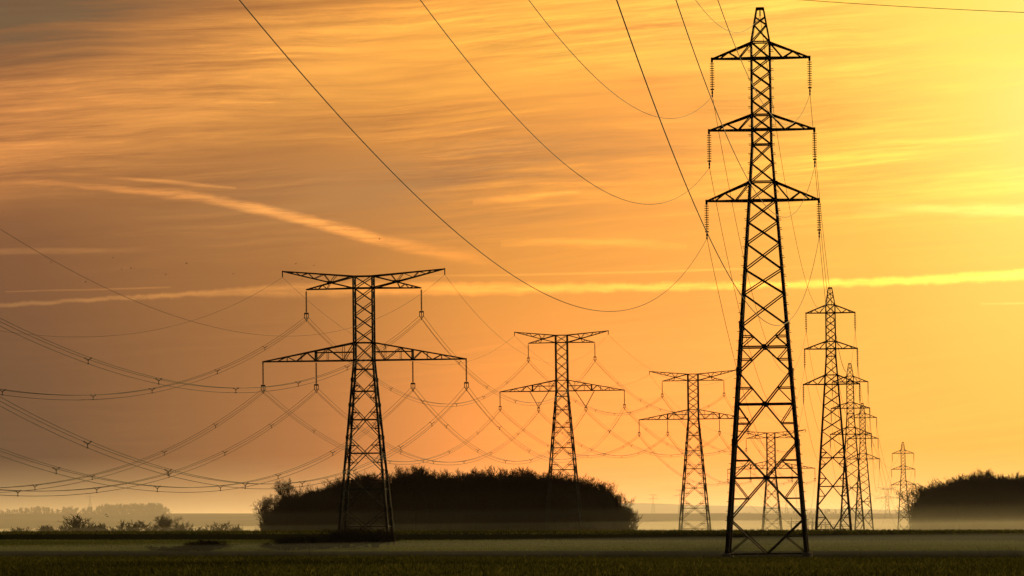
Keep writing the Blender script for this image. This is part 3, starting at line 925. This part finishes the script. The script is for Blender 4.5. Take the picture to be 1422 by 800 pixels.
edge = 'bare trees standing out from the woods'
single_tree(399, 661, 1112, 'bare tree with an open rounded crown at the left end of the grove', TREES[2], edge, .78, seed=1)
single_tree(379, 684, 1108, 'low bare tree leaning out at the foot of the far left end of the grove', TREES[4], edge, .8, seed=2)
single_tree(506, 651, 1110, 'bare crown showing through the lower lattice of the nearest T-shaped pylon', TREES[2], edge, 1.0, seed=3)
single_tree(577, 645, 1112, 'tallest bare crown of the grove, right of the nearest T-shaped pylon', TREES[3], edge, 1.0, seed=4)
single_tree(787, 651, 1112, 'bare crown showing through the legs of the pylon with V strings', TREES[4], edge, .95, seed=5)
single_tree(818, 660, 1112, 'bare tree on the grove shoulder just right of the pylon with V strings', TREES[1], edge, 1.0, seed=6)
single_tree(853, 681, 1110, 'bare tree with a see-through crown near the right end of the grove', TREES[2], edge, .95, seed=7)
single_tree(868, 702, 1108, 'small bare tree at the very right foot of the grove', TREES[3], edge, 1.1, seed=8)
single_tree(1368, 649, 2110, 'tall bare tree with a reddish edge standing above the wood at the right', TREES[0], edge, 1.0, seed=9)
single_tree(1330, 657, 2110, 'bare tree with a fan-shaped top in the middle of the right-hand wood', TREES[4], edge, 1.0, seed=10)
single_tree(1292, 668, 2106, 'bare tree at the left shoulder of the right-hand wood', TREES[2], edge, 1.0, seed=11)
single_tree(1281, 684, 2104, 'low bare tree at the left foot of the right-hand wood beside the smallest pylon', TREES[3], edge, .6, seed=12)
single_tree(1373, 708, 2100, 'pale-trunked birch at the misty foot of the right-hand wood', TREES[1], None, .55, mat='birch', name='birch_tree', seed=13)

# hedge line and lone trees in the mist on the left
hedge = 'shrubs of the misty hedge on the left'
single_tree(222, 712, 1230, 'lone bare tree with a wide fan crown standing up from the misty hedge', TREES[4], None, 1.25, seed=14)
def shrub(px, ytop, Y, width_px, label, group, proto, rz=0.0, name='bare_shrub'):
    p = at(px, ytop, Y); g = float(ground_z(p[0], Y)); h = p[2] - g
    V, F = proto
    ex = np.percentile(np.abs(V[:, :2]), 94); w = width_px / 2 * Y / FPX / ex
    o = raw_mesh(name, V * np.array([w, w, h]), 4, F, M['bark'])
    o.location = (p[0], Y, g - .1); o.rotation_euler = (0, 0, rz)
    return tag(o, label, 'shrub', group)
hx = [(18, 734, 40, 'low faint shrub at the left end of the misty hedge'),
      (52, 731, 40, 'low shrub second from the left end of the misty hedge'),
      (88, 730, 36, 'shrub just left of the tallest round bush in the misty hedge'),
      (120, 721, 40, 'tallest round bush in the misty hedge'),
      (152, 728, 36, 'shrub just right of the tallest round bush in the misty hedge'),
      (178, 727, 34, 'shrub left of the lone fan-crowned tree in the misty hedge'),
      (202, 729, 26, 'shrub at the foot of the lone fan-crowned tree in the misty hedge'),
      (243, 726, 26, 'shrub just right of the lone fan-crowned tree'),
      (275, 732, 34, 'thin low shrub between the lone fan-crowned tree and the last hedge clump'),
      (306, 727, 28, 'upright clump of shrub near the right end of the misty hedge'),
      (328, 730, 24, 'last low shrub at the right end of the misty hedge')]
for i, (x, y, w, lab) in enumerate(hx):
    shrub(x, y - 2 if i in (3, 5) else y + 1, 1200 + 9 * (i % 4), w * 1.45, lab, hedge, SHRUBS[i % 3], i * 1.3)
for i, (x, y, w, lab) in enumerate([
        (372, 706, 26, 'undergrowth bush at the left outer foot of the grove'), (388, 702, 34, 'dense bush under the rounded tree at the left end of the grove'),
        (406, 700, 36, 'bush filling the space right of the rounded tree at the left end of the grove'), (864, 710, 26, 'bush at the right outer foot of the grove'),
        (850, 702, 30, 'bush under the see-through crown near the right end of the grove')]):
    shrub(x, y, 1114, w, lab, 'bushes at the ends of the grove', SHRUBS[i % 3], i * 2.1)
near_b = 'bare bushes in the dip'
for i, (x, y, Y, w, lab) in enumerate([
        (470, 734, 640, 88, 'dark bush at the left foot of the nearest T-shaped pylon'),
        (514, 736, 650, 78, 'dark bush between the feet of the nearest T-shaped pylon'),
        (436, 744, 620, 74, 'thin grey bush left of the bushes under the nearest T-shaped pylon'),
        (402, 748, 600, 56, 'small grey bush with upright twigs standing in the dip'),
        (288, 750, 590, 92, 'low grey bush alone in the misty dip on the left'),
        (246, 757, 586, 70, 'small faint bush left of the lone low grey bush'),
        (545, 760, 660, 36, 'low bush at the right foot of the nearest T-shaped pylon'),
        (812, 730, 1046, 34, 'small bush at the right foot of the pylon with V strings')]):
    shrub(x, y, Y, w * 1.1, lab, near_b, SHRUBS[i % 3], i * .9)

# far woods on the ridge
far_l = [(-30, 708), (10, 706), (50, 703), (62, 701), (75, 706), (85, 704), (98, 702), (110, 706), (122, 703), (130, 704), (140, 700), (165, 697.5), (190, 698), (215, 697), (230, 700), (236, 706)]
plant_wood('distant_woodland', 'hazy line of woodland on the ridge at the far left', far_l, 4550, 3, 30, 6, 1.2, True)
plant_wood('distant_woodland', 'faint far trees on the ridge behind the tallest pylon', [(988, 712), (996, 709), (1010, 711), (1060, 711), (1120, 708), (1150, 705), (1180, 709), (1200, 712)], 4650, 2, 30, 7, 1.2, True)

# far pylons, nearly lost in the haze
def far_pylon(px, parm, Y, s, label):
    p = at(px, parm, Y); g = float(ground_z(p[0], Y)); 
    return pylon_t_shape((p[0], Y, g), R(random.uniform(-8, 8)), s, max(p[2] - g, 12), label, False, 1.5, 'far pylons lost in the haze', True)
far_pylon(1232, 692, 4300, .75, 'faint far T-shaped pylon left of the smallest narrow pylon')
far_pylon(907, 693, 4600, .35, 'faint far narrow pylon on the ridge right of the grove')
far_pylon(945, 688, 4600, .45, 'faint far pylon half hidden by the T-shaped pylon right of the grove')
far_pylon(1092, 703, 4600, .3, 'faint far pylon on the ridge seen between the tallest pylon and the small T-shaped one')
far_pylon(125, 690, 4500, .3, 'faint far pylon above the hazy woodland at the left')

# substation gantries behind the crest
def gantry(px0, px1, ytop, Y, nposts, label):
    a, b = at(px0, ytop, Y), at(px1, ytop, Y); root = empty('gantry', (a[0], Y, float(ground_z(a[0], Y))))
    tag(root, label, 'gantry', 'substation gantries behind the crest')
    o = np.array(root.location)
    for i in range(nposts):
        x = a[0] + (b[0] - a[0]) * i / (nposts - 1); mb = MB(); g = float(ground_z(x, Y))
        mb.bar(np.array([x - .5, Y, g]) - o, np.array([x, Y, a[2]]) - o, .22); mb.bar(np.array([x + .5, Y, g]) - o, np.array([x, Y, a[2]]) - o, .22)
        mb.bar(np.array([x, Y, a[2]]) - o, np.array([x, Y, a[2] + 1.4]) - o, .14)
        mb.build('post', M['steel'], root)
    mb = MB(); A = np.array([a[0] - 1.5, Y, a[2]]) - o; B = np.array([b[0] + 1.5, Y, a[2]]) - o
    for dz in (0, -.7): mb.bar(A + (0, 0, dz), B + (0, 0, dz), .15)
    n = 12
    for i in range(n):
        p, q = A + (B - A) * i / n, A + (B - A) * (i + 1) / n
        mb.bar(p + (0, 0, -.7 * (i % 2)), q + (0, 0, -.7 * ((i + 1) % 2)), .09)
    mb.build('beam', M['steel'], root)
    for i in range(5):
        x = A + (B - A) * (i + .5) / 5
        lathe_string(x - (0, 0, .7), x - (0, 0, 2.2), 5, .2, .08, 6).build('insulator', M['insulator'], root)
    return a, b
ga, gb = gantry(1099, 1128, 724, 1860, 3, 'low substation gantry just right of the leg of the tallest pylon')
gantry(1122, 1146, 726, 1900, 3, 'low substation gantry seen through the legs of the second narrow pylon')
gantry(1140, 1180, 729, 1840, 4, 'wide low gantry behind the feet of the narrow pylons')
for i, k in enumerate(keys_t):
    a = T_att[3][k]; b = ga + (gb - ga) * ((i + .5) / 6) - (0, 0, 2.2)
    L = np.linalg.norm(b - a)
    wire(a, b, K_T * L * L / 5, .03, 'faint wire from %s insulator of smallest T-shaped pylon down to substation' % k, 'wires down to the substation', 30)

# ------------------------------------------------------------------ birds
def bird(px, py, Y, span, bank, label, group):
    p = at(px, py, Y); mb = MB(); s = span / 2
    mb.tube([(0, -.42 * s, 0), (0, -.2 * s, .02 * s), (0, .12 * s, .03 * s), (0, .36 * s, .04 * s), (0, .5 * s, .03 * s)], np.array([.02, .10, .13, .08, .02]) * s, 6)
    for sx in (-1, 1):
        top = [(0, .22 * s, .05 * s), (sx * .5 * s, .26 * s, .22 * s), (sx * s, .02 * s, .12 * s), (sx * .5 * s, -.06 * s, .2 * s), (0, -.12 * s, .05 * s)]
        bot = [(x, y, z - .04 * s) for x, y, z in top]
        f = [(0, 1, 2, 3, 4), (9, 8, 7, 6, 5)] + [(i, i + 5, (i + 1) % 5 + 5, (i + 1) % 5) for i in range(5)]
        mb.add(top + bot, f)
    mb.add([(-.06 * s, -.38 * s, 0), (.06 * s, -.38 * s, 0), (.16 * s, -.68 * s, 0), (-.16 * s, -.68 * s, 0),
            (-.06 * s, -.38 * s, .03 * s), (.06 * s, -.38 * s, .03 * s), (.16 * s, -.68 * s, .03 * s), (-.16 * s, -.68 * s, .03 * s)],
           [(3, 2, 1, 0), (4, 5, 6, 7), (0, 1, 5, 4), (1, 2, 6, 5), (2, 3, 7, 6), (3, 0, 4, 7)])
    o = mb.build('bird', M['feather']); o.location = p; o.rotation_euler = (random.uniform(-.5, .5), bank, random.uniform(0, 6.28))
    return tag(o, label, 'bird', group)
for x, y in ((71, 364), (119, 391.5), (157, 358), (169, 374), (182, 372.5), (187, 372.5), (230, 381), (259, 366), (324, 380.5), (411, 366.5), (436, 368.5), (419, 388)):
    bird(x, y, 620, .42, random.uniform(-.6, .6), 'tiny dark bird flying in the sky left of the nearest T-shaped pylon', 'birds in the left sky')
bird(147, 715, 700, .7, .3, 'upper bird of the pair flying low over the misty hedge', 'pair of low birds')
bird(149, 717.5, 700, .7, -.2, 'lower bird of the pair flying low over the misty hedge', 'pair of low birds')
bird(527, 332, 640, .5, .2, 'single tiny bird below the end of the slanting contrail', None)

# ------------------------------------------------------------------ grass
def grass(name, label, n, y0, y1, sx, hmin, hmax, wmin, wmax, clump, mat='grass'):
    Y = y0 + (y1 - y0) * rng.random(n); X = (rng.random(n) * 2 - 1) * sx * Y
    k = np.sin(X * .9 + np.sin(Y * .7) * 2) * np.sin(Y * .45 + X * .13) + .6 * np.sin(X * .23 + Y * .19)
    k = .5 + .36 * k
    keep = rng.random(n) < np.clip(k * clump + (1 - clump), .1, 1)
    X, Y, k = X[keep], Y[keep], k[keep]; n = len(X)
    Z = ground_z(X, Y)
    h = hmin + (hmax - hmin) * rng.random(n) ** 1.7 * (.5 + .8 * np.clip(k, 0, 1)); w = wmin + (wmax - wmin) * rng.random(n)
    th = rng.random(n) * 2 * np.pi; lean = rng.normal(0, .45, (n, 2)) * h[:, None]
    dx, dy = np.cos(th) * w / 2, np.sin(th) * w / 2
    a = np.stack([X - dx, Y - dy, Z - .02], -1); b = np.stack([X + dx, Y + dy, Z - .02], -1)
    m1 = np.stack([X + dx * .8 + lean[:, 0] * .4, Y + dy * .8 + lean[:, 1] * .4, Z + h * .6], -1)
    t = np.stack([X + lean[:, 0], Y + lean[:, 1], Z + h], -1)
    V = np.stack([a, b, m1, t], 1).reshape(-1, 3); F = (np.arange(n)[:, None] * 4 + np.array([[0, 1, 2, 3]]))
    o = raw_mesh(name, V, 4, F, M[mat])
    at_ = o.data.attributes.new('tint', 'FLOAT', 'POINT')
    tv = np.clip(rng.random(n) ** 2.2 * .9 + .15 * (k - .5), 0, 1)
    at_.data.foreach_set('value', np.repeat(tv, 4).astype(np.float32))
    return tag(o, label, kind='stuff')
grass('field_grass', 'short dark green winter grass covering the near field', 300000, 104, 268, .118, .03, .13, .015, .035, .9)
grass('field_tufts', 'coarser pale tufts and clumps standing in the near field', 30000, 104, 266, .118, .08, .22, .018, .036, .95)
grass('crop_rows', 'pale green young crop in the sunlit strip beyond the near field', 90000, 588, 772, .118, .08, .26, .05, .16, .25, 'crop')
grass('crest_grass', 'short grass along the far dark crest', 26000, 845, 905, .118, .12, .42, .08, .2, .4)

# dry stalks sticking up from the edge of the near field
def stalk(px, py0, px1, py1, Y, twigs, label):
    a = at(px, py0, Y); a[2] = float(ground_z(a[0], Y)) - .03
    b = at(px1, py1, Y + random.uniform(-.2, .2)); mb = MB()
    mid = (a + b) / 2 + np.array([random.uniform(-.03, .03), 0, .02])
    mb.tube([a - a, mid - a, b - a], [.014, .011, .006], 5)
    for i in range(twigs):
        t = random.uniform(.35, .9); p = (a + (b - a) * t) - a
        mb.tube([p, p + np.array([random.uniform(-.16, .16), random.uniform(-.05, .05), random.uniform(.08, .22)])], [.008, .004], 4)
    o = mb.build('dry_stalk', M['stalk']); o.location = a
    return tag(o, label, 'plant', 'dry stalks along the edge of the near field')
stk = [(1408, 777, 1397, 756, 'tallest leaning dry stalk at the right end of the field edge', 1), (1412, 777, 1410, 760, 'dry stalk with side twigs beside the tallest leaning stalk', 2),
       (1366, 777, 1357, 757, 'long thin dry stalk leaning left near the right end of the field edge', 0), (1356, 777, 1363, 766, 'branched dry stalk crossing the long thin one', 3),
       (1333, 777, 1333, 769, 'short thick dry stump of a stalk with twigs', 3), (1291, 777, 1286, 768, 'short dry stalk leaning left under the right-hand wood', 1),
       (1265, 777, 1266, 769, 'short upright dry stalk under the left foot of the right-hand wood', 1), (1237, 777, 1238, 766, 'upright dry stalk under the gap right of the narrow pylons', 1),
       (1221, 777, 1220, 765, 'upright dry stalk below the third and fourth narrow pylons', 1), (1196, 777, 1193, 758, 'thin tall dry stalk below the feet of the narrow pylons', 0),
       (1374, 777, 1371, 768, 'short dry stalk with twigs below the pale birch', 2), (1387, 777, 1390, 770, 'short bent dry stalk left of the tallest leaning one', 1),
       (1053, 777, 1053, 768, 'short dry stalk between the feet of the tallest pylon', 1), (875, 777, 866, 760, 'dry stalk leaning left below the right foot of the grove', 1),
       (845, 777, 843, 768, 'short dry stalk below the middle of the right slope of the grove', 1), (790, 777, 780, 764, 'long thin stalk leaning left below the pylon with V strings', 0),
       (432, 778, 423, 745, 'tall thin leaning stalk before the bushes under the nearest T-shaped pylon', 0), (407, 778, 403, 757, 'thin stalk left of the tall leaning one', 0),
       (371, 778, 370, 765, 'short upright stalk below the left end of the grove', 1), (331, 777, 332, 769, 'knobbly short stalk left of the grove', 3),
       (286, 777, 286, 766, 'short stalk below the lone low grey bush', 1), (462, 777, 463, 768, 'short stalk below the left foot of the nearest T-shaped pylon', 2),
       (130, 777, 131, 771, 'stubby stalk below the tallest round bush of the hedge', 2), (222, 777, 221, 770, 'stubby stalk below the lone fan-crowned tree', 2)]
for x0, y0, x1, y1, lab, tw in stk: stalk(x0, y0, x1, y1, 246, tw, lab)
